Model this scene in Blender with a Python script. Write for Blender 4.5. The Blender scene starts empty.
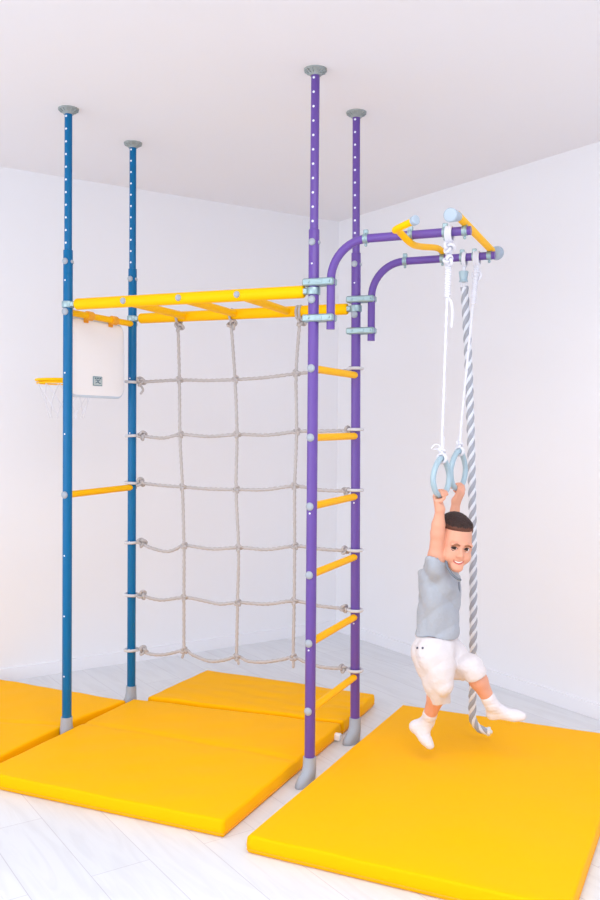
import bpy, math, random
import numpy as np
from mathutils import Vector, Matrix
random.seed(4)
C = bpy.context.scene.collection
PI = math.pi
# ------------------------------------------------------------------ camera geometry (metres; x right, y away, z up)
FP, PITCH, ROLL, EYE = 890.55, math.radians(1.79757), math.radians(.41374), 1.38409
CR, SR, CP, SP = math.cos(ROLL), math.sin(ROLL), math.cos(PITCH), math.sin(PITCH)
def at(u, v, Y):
    a, b = (u-300)/FP, (v-450)/FP
    ua, va = CR*a+SR*b, -SR*a+CR*b
    D = Vector((ua, CP-SP*va, -SP-CP*va))
    return D*(Y/D.y)+Vector((0, 0, EYE))
H = 2.7
A2 = Vector((.92107859, -.38937673, 0)); B2 = Vector((.38937673, .92107859, 0)); UP = Vector((0, 0, 1))
BF = Vector((-.9936, 3.8053, 0)); BB = Vector((-.802, 4.2625, 0)); PF = Vector((.0451, 3.3662, 0)); PR = Vector((.2398, 3.822, 0))

# ------------------------------------------------------------------ materials
def srgb(r, g, b):
    f = lambda c: (c/12.92 if c <= .04045 else ((c+.055)/1.055)**2.4)
    return (f(r/255), f(g/255), f(b/255), 1)
def mat(name, col, rough=.5, metal=0., spec=.5, bump=0., bscale=50., var=0., vscale=4., coat=0., sss=0., trans=0.):
    m = bpy.data.materials.new(name); m.use_nodes = True
    nt = m.node_tree; N = nt.nodes; L = nt.links; b = N['Principled BSDF']
    b.inputs['Base Color'].default_value = col; b.inputs['Roughness'].default_value = rough
    b.inputs['Metallic'].default_value = metal; b.inputs['Specular IOR Level'].default_value = spec
    b.inputs['Coat Weight'].default_value = coat; b.inputs['Transmission Weight'].default_value = trans
    if sss:
        b.inputs['Subsurface Weight'].default_value = sss; b.inputs['Subsurface Radius'].default_value = (.01, .004, .002)
        b.inputs['Subsurface Scale'].default_value = 1.
    tc = N.new('ShaderNodeTexCoord')
    if var:
        n = N.new('ShaderNodeTexNoise'); n.inputs['Scale'].default_value = vscale; n.inputs['Detail'].default_value = 4
        L.new(tc.outputs['Object'], n.inputs['Vector'])
        mx = N.new('ShaderNodeMix'); mx.data_type = 'RGBA'
        mx.inputs['A'].default_value = tuple(min(1, c*(1+var)) for c in col[:3])+(1,)
        mx.inputs['B'].default_value = tuple(c*(1-var) for c in col[:3])+(1,)
        L.new(n.outputs['Fac'], mx.inputs['Factor']); L.new(mx.outputs['Result'], b.inputs['Base Color'])
    if bump:
        n = N.new('ShaderNodeTexNoise'); n.inputs['Scale'].default_value = bscale; n.inputs['Detail'].default_value = 3
        L.new(tc.outputs['Object'], n.inputs['Vector'])
        bp = N.new('ShaderNodeBump'); bp.inputs['Strength'].default_value = bump; bp.inputs['Distance'].default_value = .01
        L.new(n.outputs['Fac'], bp.inputs['Height']); L.new(bp.outputs['Normal'], b.inputs['Normal'])
    return m
M = dict(
    blue=mat('blue_paint', srgb(0, 100, 152), .3, spec=.25), purple=mat('purple_paint', srgb(100, 72, 152), .3, spec=.35),
    yellow=mat('yellow_plastic', srgb(252, 190, 0), .45, spec=.1), lithole=mat('pin_hole_light', srgb(225, 230, 240), .5),  # pin holes are pale discs: light behind them painted in
    grip=mat('orange_grip', srgb(240, 165, 20), .55),
    grey=mat('grey_plastic', srgb(158, 166, 178), .45), flange=mat('ceiling_flange', srgb(150, 158, 158), .45),
    steel=mat('galvanised', srgb(150, 174, 180), .3, metal=.5), foam=mat('blue_grey_foam', srgb(160, 175, 190), .6),
    mat=mat('mat_vinyl', srgb(252, 182, 0), .5, spec=.05, bump=.45, bscale=5.), matseam=mat('mat_seam', srgb(240, 160, 4), .5),
    net=mat('net_rope', srgb(180, 175, 175), .85), netw=mat('net_loop', srgb(202, 202, 207), .8),
    white=mat('white_rope', srgb(218, 219, 228), .8), rgrey=mat('grey_strand', srgb(160, 164, 174), .85, bump=.3, bscale=200.),
    rwhite=mat('white_strand', srgb(220, 224, 232), .85, bump=.3, bscale=200.),
    ring=mat('ring_plastic', srgb(160, 184, 196), .3), board=mat('board_plastic', srgb(246, 247, 250), .35),
    boardedge=mat('board_edge', srgb(205, 220, 236), .4),
    logo=mat('logo_teal', srgb(120, 152, 164), .5), logodk=mat('logo_dark', srgb(60, 100, 122), .5), logolt=mat('logo_light', srgb(190, 205, 208), .5),
    block=mat('white_block', srgb(244, 244, 244), .5),
    skin=mat('skin', srgb(220, 160, 134), .5, sss=.12, spec=.35), lips=mat('lips', srgb(196, 98, 88), .45), mouth=mat('mouth_inside', srgb(120, 40, 40), .6),
    teeth=mat('teeth', srgb(246, 240, 232), .3), eyew=mat('eye_white', srgb(238, 234, 232), .2), iris=mat('iris', srgb(52, 30, 22), .15),
    brow=mat('eyebrow', srgb(150, 98, 70), .8), lash=mat('lash', srgb(58, 36, 28), .8),
    hair=mat('hair', srgb(46, 25, 21), .7, bump=.8, bscale=160., var=.35, vscale=60.),
    shirt=mat('grey_shirt', srgb(164, 170, 180), .9, bump=.9, bscale=20., var=.05, vscale=120.), collar=mat('collar_shade', srgb(112, 120, 132), .9),
    shorts=mat('white_cotton', srgb(216, 211, 214), .9, bump=.9, bscale=24.), sock=mat('white_sock', srgb(220, 217, 223), .95, bump=.2, bscale=130.),
    button=mat('dark_button', srgb(70, 74, 92), .4), trim=mat('skirting_white', srgb(233, 234, 240), .5),
    winframe=mat('added_fixture_white', srgb(240, 240, 240), .4),
)
def wall_mat(name, col):
    m = mat(name, col, .85, spec=.2); nt = m.node_tree; N = nt.nodes; L = nt.links; b = N['Principled BSDF']
    tc = N.new('ShaderNodeTexCoord'); n = N.new('ShaderNodeTexNoise'); n.inputs['Scale'].default_value = 240; n.inputs['Detail'].default_value = 2
    L.new(tc.outputs['Object'], n.inputs['Vector']); bp = N.new('ShaderNodeBump'); bp.inputs['Strength'].default_value = .08; bp.inputs['Distance'].default_value = .004
    L.new(n.outputs['Fac'], bp.inputs['Height']); L.new(bp.outputs['Normal'], b.inputs['Normal'])
    return m
M['hairfade'] = mat('hair_fade', srgb(98, 58, 44), .8, bump=.5, bscale=160., var=.15, vscale=60.)
M['wall'] = wall_mat('wall_paint', srgb(233, 234, 239)); M['ceil'] = wall_mat('ceiling_paint', srgb(232, 231, 235))
def floor_mat():
    m = bpy.data.materials.new('white_laminate'); m.use_nodes = True; nt = m.node_tree; N = nt.nodes; L = nt.links; b = N['Principled BSDF']
    b.inputs['Roughness'].default_value = .38; b.inputs['Specular IOR Level'].default_value = .4
    tc = N.new('ShaderNodeTexCoord'); mp = N.new('ShaderNodeMapping'); mp.inputs['Rotation'].default_value = (0, 0, math.radians(56.143))
    mp.inputs['Location'].default_value = (0, FLOOR_OFF, 0)
    L.new(tc.outputs['Object'], mp.inputs['Vector'])
    br = N.new('ShaderNodeTexBrick'); br.offset = .37; br.inputs['Scale'].default_value = 1
    br.inputs['Brick Width'].default_value = 1.28; br.inputs['Row Height'].default_value = .192; br.inputs['Mortar Size'].default_value = .0016
    br.inputs['Mortar Smooth'].default_value = .3
    br.inputs['Color1'].default_value = srgb(221, 224, 228); br.inputs['Color2'].default_value = srgb(217, 220, 225); br.inputs['Mortar'].default_value = srgb(196, 196, 203)
    L.new(mp.outputs['Vector'], br.inputs['Vector'])
    mp2 = N.new('ShaderNodeMapping'); mp2.inputs['Scale'].default_value = (1.2, 9, 1); L.new(mp.outputs['Vector'], mp2.inputs['Vector'])
    n = N.new('ShaderNodeTexNoise'); n.inputs['Scale'].default_value = 2.2; n.inputs['Detail'].default_value = 6; n.inputs['Distortion'].default_value = 1.2
    L.new(mp2.outputs['Vector'], n.inputs['Vector'])
    r = N.new('ShaderNodeValToRGB'); r.color_ramp.elements[0].position = .36; r.color_ramp.elements[0].color = (.90, .895, .90, 1)
    r.color_ramp.elements[1].position = .56; r.color_ramp.elements[1].color = (1, 1, 1, 1); L.new(n.outputs['Fac'], r.inputs['Fac'])
    mx = N.new('ShaderNodeMix'); mx.data_type = 'RGBA'; mx.blend_type = 'MULTIPLY'; mx.inputs['Factor'].default_value = .6
    L.new(br.outputs['Color'], mx.inputs['A']); L.new(r.outputs['Color'], mx.inputs['B']); L.new(mx.outputs['Result'], b.inputs['Base Color'])
    return m
# rows of planks run parallel to the right wall; a seam passes through (-1.005, 3.23)
_th = math.radians(56.143); _v = math.sin(_th)*(-1.005)+math.cos(_th)*3.23
FLOOR_OFF = -(_v % .192)
M['floor'] = floor_mat()

# ------------------------------------------------------------------ mesh helpers
class MB:
    def __init__(s): s.v = []; s.f = []; s.m = []
    def add(s, vs, fs, mi=0):
        o = len(s.v); s.v += [tuple(x) for x in vs]; s.f += [tuple(i+o for i in q) for q in fs]; s.m += [mi]*len(fs)
    def build(s, name, mats, parent=None, sharp=38, loc=None):
        me = bpy.data.meshes.new(name); me.from_pydata(s.v, [], s.f); me.update()
        mats = mats if isinstance(mats, (list, tuple)) else [mats]
        for k in mats: me.materials.append(M[k] if isinstance(k, str) else k)
        if len(mats) > 1: me.polygons.foreach_set('material_index', s.m)
        import bmesh
        bm = bmesh.new(); bm.from_mesh(me); bmesh.ops.recalc_face_normals(bm, faces=bm.faces); bm.to_mesh(me); bm.free()
        me.polygons.foreach_set('use_smooth', [True]*len(me.polygons))
        me.set_sharp_from_angle(angle=math.radians(sharp))
        o = bpy.data.objects.new(name, me); C.objects.link(o)
        return o
def frames(path):
    P = [Vector(p) for p in path]; n = len(P); T = []
    for i in range(n):
        t = (P[min(i+1, n-1)]-P[max(i-1, 0)]); T.append(t.normalized() if t.length > 1e-9 else UP.copy())
    ref = UP if abs(T[0].z) < .9 else Vector((1, 0, 0))
    n0 = (ref-T[0]*ref.dot(T[0])).normalized(); Fr = []
    for i in range(n):
        n0 = (n0-T[i]*n0.dot(T[i])).normalized(); Fr.append((P[i], T[i], n0.copy(), T[i].cross(n0)))
    return Fr
def tube(mb, path, r, seg=12, mi=0, caps=True, closed=False, flat=1.):
    Fr = frames(path)
    if closed:
        pass
    n = len(Fr); R = r if hasattr(r, '__len__') else [r]*n
    vs = []
    for i, (p, t, a, b) in enumerate(Fr):
        for k in range(seg):
            q = 2*PI*k/seg; vs.append(p+(a*math.cos(q)*flat+b*math.sin(q))*R[i])
    fs = []
    for i in range(n-1 if not closed else n):
        j = (i+1) % n
        for k in range(seg):
            l = (k+1) % seg; fs.append((i*seg+k, i*seg+l, j*seg+l, j*seg+k))
    if caps and not closed: fs.append(tuple(range(seg))[::-1]); fs.append(tuple((n-1)*seg+k for k in range(seg)))
    mb.add(vs, fs, mi)
def cyl(mb, a, b, r, r2=None, seg=20, mi=0, rnd=0.):
    a, b = Vector(a), Vector(b); r2 = r if r2 is None else r2
    if rnd:
        d = (b-a).normalized(); path = []; rs = []
        for k in range(4):
            q = PI/2*k/3; path.append(a+d*rnd*(1-math.cos(q))); rs.append(r-rnd+rnd*math.sin(q))
        for k in range(4):
            q = PI/2*(1-k/3); path.append(b-d*rnd*(1-math.cos(q))); rs.append(r2-rnd+rnd*math.sin(q))
        return tube_r(mb, path, rs, d, seg, mi)
    tube_r(mb, [a, b], [r, r2], (b-a).normalized(), seg, mi)
def tube_r(mb, path, rs, d, seg=20, mi=0):
    ref = UP if abs(d.z) < .9 else Vector((1, 0, 0)); a = (ref-d*ref.dot(d)).normalized(); b = d.cross(a); vs = []; fs = []
    for p, r in zip(path, rs):
        for k in range(seg):
            q = 2*PI*k/seg; vs.append(p+(a*math.cos(q)+b*math.sin(q))*max(r, 1e-4))
    n = len(path)
    for i in range(n-1):
        for k in range(seg):
            l = (k+1) % seg; fs.append((i*seg+k, i*seg+l, (i+1)*seg+l, (i+1)*seg+k))
    fs.append(tuple(range(seg))[::-1]); fs.append(tuple((n-1)*seg+k for k in range(seg)))
    mb.add(vs, fs, mi)
def sph(mb, c, r, sx=(1, 1, 1), ax=None, seg=14, rings=8, mi=0):
    c = Vector(c); ax = ax or (Vector((1, 0, 0)), Vector((0, 1, 0)), UP); vs = []; fs = []
    for i in range(rings+1):
        t = PI*i/rings
        for k in range(seg):
            p = 2*PI*k/seg; l = (math.sin(t)*math.cos(p)*sx[0], math.sin(t)*math.sin(p)*sx[1], math.cos(t)*sx[2])
            vs.append(c+(ax[0]*l[0]+ax[1]*l[1]+ax[2]*l[2])*r)
    for i in range(rings):
        for k in range(seg): fs.append((i*seg+k, i*seg+(k+1) % seg, (i+1)*seg+(k+1) % seg, (i+1)*seg+k))
    mb.add(vs, fs, mi)
def obox(mb, c, X, Y, Z, bev=0., mi=0):
    # oriented box with half vectors X, Y, Z, chamfered by bev
    c = Vector(c); lx, ly, lz = X.length, Y.length, Z.length; x, y, z = X/lx, Y/ly, Z/lz
    b = min(bev, lx*.9, ly*.9, lz*.9)
    if b <= 0:
        vs = [c+X*i+Y*j+Z*k for k in (-1, 1) for j in (-1, 1) for i in (-1, 1)]
        mb.add(vs, [(0, 2, 3, 1), (4, 5, 7, 6), (0, 1, 5, 4), (2, 6, 7, 3), (0, 4, 6, 2), (1, 3, 7, 5)], mi); return
    vs = []; idx = {}
    for sx in (-1, 1):
        for sy in (-1, 1):
            for sz in (-1, 1):
                for a in range(3):
                    d = [lx-b, ly-b, lz-b]; d[a] += b
                    idx[(sx, sy, sz, a)] = len(vs); vs.append(c+x*sx*d[0]+y*sy*d[1]+z*sz*d[2])
    fs = []
    S = (-1, 1)
    for s in S:
        fs.append([idx[(s, p, q, 0)] for p, q in ((-1, -1), (1, -1), (1, 1), (-1, 1))])
        fs.append([idx[(p, s, q, 1)] for p, q in ((-1, -1), (1, -1), (1, 1), (-1, 1))])
        fs.append([idx[(p, q, s, 2)] for p, q in ((-1, -1), (1, -1), (1, 1), (-1, 1))])
    for s in S:
        for t in S:
            fs.append([idx[(s, t, -1, 0)], idx[(s, t, 1, 0)], idx[(s, t, 1, 1)], idx[(s, t, -1, 1)]])
            fs.append([idx[(s, -1, t, 0)], idx[(s, 1, t, 0)], idx[(s, 1, t, 2)], idx[(s, -1, t, 2)]])
            fs.append([idx[(-1, s, t, 1)], idx[(1, s, t, 1)], idx[(1, s, t, 2)], idx[(-1, s, t, 2)]])
            for w in S: fs.append([idx[(s, t, w, 0)], idx[(s, t, w, 1)], idx[(s, t, w, 2)]])
    mb.add(vs, [tuple(f) for f in fs], mi)
def spline(pts, n=8, closed=False):
    P = [Vector(p) for p in pts]; out = []; m = len(P)
    for i in range(m if closed else m-1):
        g = lambda k: P[k % m] if closed else P[max(0, min(m-1, k))]
        p0, p1, p2, p3 = g(i-1), g(i), g(i+1), g(i+2)
        for k in range(n):
            t = k/n; out.append(.5*((2*p1)+(p2-p0)*t+(2*p0-5*p1+4*p2-p3)*t*t+(3*p1-p0-3*p2+p3)*t**3))
    if not closed: out.append(P[-1])
    return out
def resample(path, step):
    out = [path[0].copy()]; acc = 0
    for i in range(1, len(path)):
        a, b = path[i-1], path[i]; d = (b-a).length
        while acc+d >= step:
            t = (step-acc)/d; a = a+(b-a)*t; out.append(a.copy()); d = (b-a).length; acc = 0
        acc += d
    out.append(path[-1].copy()); return out
def laid_rope(mb, path, r, pitch=.05, seg=9, mi=0, step=.008, amp=.13):
    Fr = frames(resample(path, step)); vs = []; fs = []; s = 0
    for i, (p, t, a, b) in enumerate(Fr):
        if i: s += (p-Fr[i-1][0]).length
        ph = 2*PI*s/pitch
        for k in range(seg):
            q = 2*PI*k/seg; rr = r*(1+amp*math.cos(3*(q-ph))); vs.append(p+(a*math.cos(q)+b*math.sin(q))*rr)
    n = len(Fr)
    for i in range(n-1):
        for k in range(seg): fs.append((i*seg+k, i*seg+(k+1) % seg, (i+1)*seg+(k+1) % seg, (i+1)*seg+k))
    fs.append(tuple(range(seg))[::-1]); fs.append(tuple((n-1)*seg+k for k in range(seg)))
    mb.add(vs, fs, mi)
def strands(mb, path, R, rs, pitch, phases, mi=0, step=.006, seg=8):
    Fr = frames(resample(path, step)); s = 0; acc = [[] for _ in phases]
    for i, (p, t, a, b) in enumerate(Fr):
        if i: s += (p-Fr[i-1][0]).length
        for j, ph in enumerate(phases):
            q = 2*PI*(s/pitch)+ph; acc[j].append(p+(a*math.cos(q)+b*math.sin(q))*R)
    for a in acc: tube(mb, a, rs, seg, mi)
def knot(mb, c, ax, s=.014, r=.0065, mi=0, turn=0.):
    # overhand knot: trefoil curve facing ax
    ax = Vector(ax).normalized(); ref = UP if abs(ax.z) < .9 else Vector((1, 0, 0)); x = (ref-ax*ref.dot(ax)).normalized(); y = ax.cross(x); n = 40
    pts = []
    for k in range(n):
        t = 2*PI*k/n; px = math.sin(t)+2*math.sin(2*t); py = math.cos(t)-2*math.cos(2*t); pz = -math.sin(3*t)
        q = turn; pts.append(Vector(c)+(x*(px*math.cos(q)-py*math.sin(q))+y*(px*math.sin(q)+py*math.cos(q)))*s*.42+ax*pz*s*.75)
    tube(mb, pts, r, 7, mi, closed=True)
def loop_around(mb, c, axis, R, r, mi=0, seg=7, n=20):
    axis = Vector(axis).normalized(); ref = UP if abs(axis.z) < .9 else Vector((1, 0, 0)); x = (ref-axis*ref.dot(axis)).normalized(); y = axis.cross(x)
    tube(mb, [Vector(c)+(x*math.cos(2*PI*k/n)+y*math.sin(2*PI*k/n))*R for k in range(n)], r, seg, mi, closed=True)
def tag(o, label=None, cat=None, group=None, kind=None):
    if label: o['label'] = label
    if cat: o['category'] = cat
    if group: o['group'] = group
    if kind: o['kind'] = kind
    return o
def empty(name, loc, **k):
    o = bpy.data.objects.new(name, None); C.objects.link(o); o.location = loc; o.empty_display_size = .05
    return tag(o, **k)
def part(mb, name, mats, parent, sharp=38, label=None):
    o = mb.build(name, mats, None, sharp); o.parent = parent
    if parent.type == 'EMPTY': o.matrix_parent_inverse = Matrix.Translation(-Vector(parent.location))
    if label: o['label'] = label
    return o

# ------------------------------------------------------------------ room
NL = Vector((math.cos(math.radians(123.809)), math.sin(math.radians(123.809)), 0)); DL = 4.7552
NR = Vector((math.cos(math.radians(33.833)), math.sin(math.radians(33.833)), 0)); DR = 3.4812
LO_A, LO_B = -2.6, -2.9
def rp(a, b, z=0): return NL*a+NR*b+UP*z
def structure(mb, name, m):
    o = mb.build(name, m); o['kind'] = 'structure'; return o
def slab(mb, a0, a1, b0, b1, z0, z1):
    obox(mb, rp((a0+a1)/2, (b0+b1)/2, (z0+z1)/2), NL*(a1-a0)/2, NR*(b1-b0)/2, UP*(z1-z0)/2)
mb = MB(); slab(mb, LO_A-.2, DL+.2, LO_B-.2, DR+.2, -.1, 0); structure(mb, 'floor', 'floor')
mb = MB(); slab(mb, LO_A-.2, DL+.2, LO_B-.2, DR+.2, H, H+.1); structure(mb, 'ceiling', 'ceil')
mb = MB(); slab(mb, DL, DL+.2, LO_B, DR+.2, 0, H); structure(mb, 'wall_back', 'wall')
mb = MB(); slab(mb, LO_A, DL, DR, DR+.2, 0, H); structure(mb, 'wall_right', 'wall')
# wall behind the camera and wall at its left, with wide unseen windows added as light sources
W1 = (-2.2, 2.9, .35, 2.5); W2 = (-1.6, 4.55, .3, 2.62)
mb = MB(); slab(mb, LO_A-.2, LO_A, LO_B, W1[0], 0, H); slab(mb, LO_A-.2, LO_A, W1[1], DR, 0, H); slab(mb, LO_A-.2, LO_A, W1[0], W1[1], 0, W1[2]); slab(mb, LO_A-.2, LO_A, W1[0], W1[1], W1[3], H)
structure(mb, 'wall_front', 'wall')
mb = MB(); slab(mb, LO_A, W2[0], LO_B-.2, LO_B, 0, H); slab(mb, W2[1], DL, LO_B-.2, LO_B, 0, H); slab(mb, W2[0], W2[1], LO_B-.2, LO_B, 0, W2[2]); slab(mb, W2[0], W2[1], LO_B-.2, LO_B, W2[3], H)
structure(mb, 'wall_left', 'wall')
def window(name, W, axis):
    mb = MB(); n = 4
    for k in range(n+1):
        s = W[0]+(W[1]-W[0])*k/n
        s = min(max(s, W[0]+.03), W[1]-.03)
        if axis == 'a': slab(mb, LO_A-.14, LO_A-.08, s-.03, s+.03, W[2], W[3])
        else: slab(mb, s-.03, s+.03, LO_B-.14, LO_B-.08, W[2], W[3])
    for z in (W[2]+.03, W[3]-.03):
        if axis == 'a': slab(mb, LO_A-.14, LO_A-.08, W[0], W[1], z-.03, z+.03)
        else: slab(mb, W[0], W[1], LO_B-.14, LO_B-.08, z-.03, z+.03)
    structure(mb, name, 'winframe')
window('added_window_1', W1, 'a'); window('added_window_2', W2, 'b')
mb = MB(); slab(mb, DL-.014, DL, LO_B, DR, 0, .068); structure(mb, 'baseboard_back', 'trim')
mb = MB(); slab(mb, LO_A, DL-.014, DR-.014, DR, 0, .068); structure(mb, 'baseboard_right', 'trim')
mb = MB(); slab(mb, LO_A, LO_A+.014, LO_B, DR-.014, 0, .068); structure(mb, 'baseboard_front', 'trim')
mb = MB(); slab(mb, LO_A+.014, DL-.014, LO_B, LO_B+.014, 0, .068); structure(mb, 'baseboard_left', 'trim')

# ------------------------------------------------------------------ climbing frame
frame = empty('indoor_gym', (PF.x, PF.y, 0), label='floor-to-ceiling climbing frame of blue and purple poles with yellow rungs and monkey bars', cat='climbing frame')
RL, RU = .0202, .0162
J = 2.107
def dirto_cam(p): return (Vector((0, 0, p.z))-p).normalized()
ENDS = {}
for key, P, colr, top_u, top_v, low_u, low_v in (('bf', BF, 'blue', 68.5, 107, 66.8, 717), ('bb', BB, 'blue', 133, 143.5, 131.3, 685), ('pf', PF, 'purple', 315.5, 69, 309.7, 757), ('pr', PR, 'purple', 356.4, 112, 355, 717.5)):
    tp, lp = at(top_u, top_v, P.y), at(low_u, low_v, P.y); k = (tp.x-lp.x)/(tp.z-lp.z)
    ENDS[key] = (lp, k, P.y)
def on(key, z):
    lp, k, y = ENDS[key]; return Vector((lp.x+k*(z-lp.z), y, z))
RUNGS = [1.586-.2601*k for k in range(6)]
def dots(mb, key, zs, r, size=.0046):
    for z in zs:
        p = on(key, z); cyl(mb, p-B2*(r-.002), p-B2*(r+.0005), size, seg=10, mi=1)
for key, colr in (('bf', 'blue'), ('bb', 'blue'), ('pf', 'purple'), ('pr', 'purple')):
    mb = MB()
    cyl(mb, on(key, .03), on(key, J), RL, seg=28, rnd=.003)
    lows = [1.586-.2601*k-.0 for k in range(6)] if colr == 'blue' else [1.30-.2601*k*1 - .0 for k in (1, 3)]
    if colr == 'blue': lows = [z for z in lows if abs(z-1.066) > .02]
    dots(mb, key, lows+[J-.13], RL, .0036)
    pole = part(mb, 'pole', [colr+'', 'lithole'], frame, label=('blue' if colr == 'blue' else 'purple')+' floor-to-ceiling pole')
    mb = MB(); cyl(mb, on(key, J-.05), on(key, H-.02), RU, seg=24)
    dots(mb, key, [H-.035-.053*k for k in range(11)], RU)
    part(mb, 'extension_tube', [colr, 'lithole'], pole)
    mb = MB(); p = on(key, H); n = 26
    prof = [(RU+.001, -.024), (.021, -.024), (.027, -.014), (.040, -.007), (.043, -.004), (.043, 0)]
    vs = []; fs = []
    for i, (r, z) in enumerate(prof):
        for q in range(2*n):
            rr = r*(1-(.07 if q % 2 and 1 < i < 4 else 0)); th = PI*q/n; vs.append(p+Vector((rr*math.cos(th), rr*math.sin(th), z-(.0 if q % 2 else 0))))
    for i in range(len(prof)-1):
        for q in range(2*n): fs.append((i*2*n+q, i*2*n+(q+1) % (2*n), (i+1)*2*n+(q+1) % (2*n), (i+1)*2*n+q))
    fs.append(tuple(range(2*n))); fs.append(tuple(5*2*n+q for q in range(2*n)))
    mb.add(vs, fs)
    for q in range(13):
        th = 2*PI*q/13; d = Vector((math.cos(th), math.sin(th), 0)); obox(mb, p+d*.033+UP*-.0095, d*.0085+UP*.004, Vector((-d.y, d.x, 0))*.0014, UP*.005)
    part(mb, 'ceiling_flange', 'flange', pole, label='grey ribbed ceiling flange')
    # rubber foot, sleeve above and toe below
    mb = MB(); d = Vector((-.7, -.714, 0)); e = Vector((.714, -.7, 0)); p = on(key, 0); vs = []; fs = []; n = 24
    toe = {'bf': .0, 'bb': .6}.get(key, 1.)
    for z, o, rx, ry in ((.106, 0, .0215, .0215), (.1055, 0, .0245, .0245), (.07, .001, .0258, .0252), (.05, .005*toe, .030, .0255), (.03, .016*toe, .030+.012*toe, .026), (.014, .023*toe, .030+.018*toe, .0265), (.002, .024*toe, .030+.019*toe, .0265), (0, .024*toe, .029+.018*toe, .025)):
        for q in range(n):
            th = 2*PI*q/n; vs.append(p+UP*z+d*(o+rx*math.cos(th))+e*ry*math.sin(th))
    for i in range(7):
        for q in range(n): fs.append((i*n+q, i*n+(q+1) % n, (i+1)*n+(q+1) % n, (i+1)*n+q))
    fs += [tuple(range(n)), tuple(7*n+q for q in range(n))]; mb.add(vs, fs)
    part(mb, 'foot', 'grey', pole, 50, 'grey plastic foot')
    mb = MB(); p = on(key, J-.05); sph(mb, p-B2*(RL+.001), .0138, (1, .62, 1), (A2, B2, UP)); sph(mb, p+B2*(RL+.001), .0125, (1, .6, 1), (A2, B2, UP)); sph(mb, p+A2*(RL+.0005), .008, (.6, 1, 1), (A2, B2, UP))
    part(mb, 'knob', 'grey', pole)
def rung(za, ka, kb, r=.0146, name='rung'):
    a, b = on(ka, za), on(kb, za); d = (b-a).normalized(); mb = MB()
    cyl(mb, a+d*RL*.6, b-d*RL*.6, r, seg=20); o = part(mb, name, 'yellow', frame)
    mb = MB(); sph(mb, a-d*(RL+.0005), .0158, (1, .55, 1), (A2, d, UP)); part(mb, 'cap', 'grey', o)
    mb = MB(); sph(mb, b+d*(RL+.0005), .0150, (1, .55, 1), (A2, d, UP)); part(mb, 'cap', 'grey', o)
    return o
for z in RUNGS: rung(z, 'pf', 'pr')
rung(1.066, 'bf', 'bb'); rung(1.845, 'bf', 'bb', .0142)
ZR = 1.87
for z in (1.843,):
    for k in ('pf', 'pr'):
        mb = MB(); sph(mb, on(k, z)-B2*(RL+.001), .0155, (1, .6, 1), (A2, B2, UP)); part(mb, 'knob', 'grey', frame)
def rail(ka, kb):
    zr_ = ZR+(.006 if ka == 'bf' else 0); a, b = on(ka, zr_), on(kb, zr_); d = (b-a).normalized(); mb = MB()
    cyl(mb, a+d*.042, b-d*.036, .0240, seg=24, rnd=.009); o = part(mb, 'rail', 'yellow', frame, label='long yellow rail of the monkey bars')
    for p, s in ((a, 1), (b, -1)):
        mb = MB(); cyl(mb, p-UP*.014, p+UP*.014, RL+.0055, seg=24, rnd=.003); cyl(mb, p+d*s*RL, p+d*s*.046, .0135, seg=16)
        obox(mb, p+d*s*.030, d*.010, B2*.017, UP*.011, .003); part(mb, 'rail_clamp', 'steel', o)
    return a, b, d
fa, fb, fd = rail('bf', 'pf'); ra, rb, rd = rail('bb', 'pr')
for t in (.293, .554, .815):
    a, b = fa+fd*t, ra+rd*t; d = (b-a).normalized(); mb = MB(); cyl(mb, a+d*.015, b-d*.015, .0165, seg=20); o = part(mb, 'crossbar', 'yellow', frame)
    mb = MB(); sph(mb, a-d*.0235, .0135, (1, .6, 1), (A2, d, UP)); part(mb, 'cap', 'grey', o)
    mb = MB(); cyl(mb, b-fd*.002, b+fd*.005, .0225, seg=24); sph(mb, b+d*.0205, .0125, (1, .6, 1), (A2, d, UP)); part(mb, 'cap', 'grey', o)
# jib arms that carry the rings and the rope
ZA = 2.058
def jib(key, t1):
    base = on(key, ZR).copy(); base.z = 0; s = base+A2*.0695; R = .143
    path = [s+UP*1.731, s+UP*(ZA-R)]+[s+A2*R*(1-math.cos(q))+UP*(ZA-R+R*math.sin(q)) for q in [PI/2*k/12 for k in range(1, 13)]]+[base+A2*t1+UP*ZA]
    mb = MB(); tube(mb, path, .0158, 22); o = part(mb, 'support_arm', 'purple', frame, label='bent purple support arm')
    for z in (1.908, 1.774):
        mb = MB(); c = on(key, z)+A2*.024
        for sd in (-1, 1): obox(mb, c+B2*sd*.0145, A2*.062, B2*.0115, UP*.0140, .005)
        for x in (-.036, .034+.012): cyl(mb, c+A2*x-B2*.032, c+A2*x+B2*.032, .0052, seg=10)
        obox(mb, c+A2*.006-B2*.0265, A2*.014, B2*.0015, UP*.006, .001, 0)
        part(mb, 'arm_clamp', 'steel', frame, label='galvanised clamp joining pole and support arm')
    return base
gf = jib('pf', .592); gr = jib('pr', .588)
def bracket(base, t, tall=.026):
    p = base+A2*t+UP*ZA; mb = MB(); loop_around(mb, p, A2, .0175, .0032, 0, 8, 24)
    cyl(mb, p-A2*.009, p+A2*.009, .0178, seg=22); obox(mb, p+UP*tall*.85, A2*.009, B2*.006, UP*.010, .002); sph(mb, p-UP*.024, .006); cyl(mb, p-UP*.024, p-UP*.012, .003, seg=8)
    part(mb, 'bracket', 'steel', frame, label='small clear grey bracket on a support arm')
for base, ts in ((gf, (.205, .374,   .50, .570)), (gr, (.215, .374, .455, .505, .565))):
    for t in ts: bracket(base, t)
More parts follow.
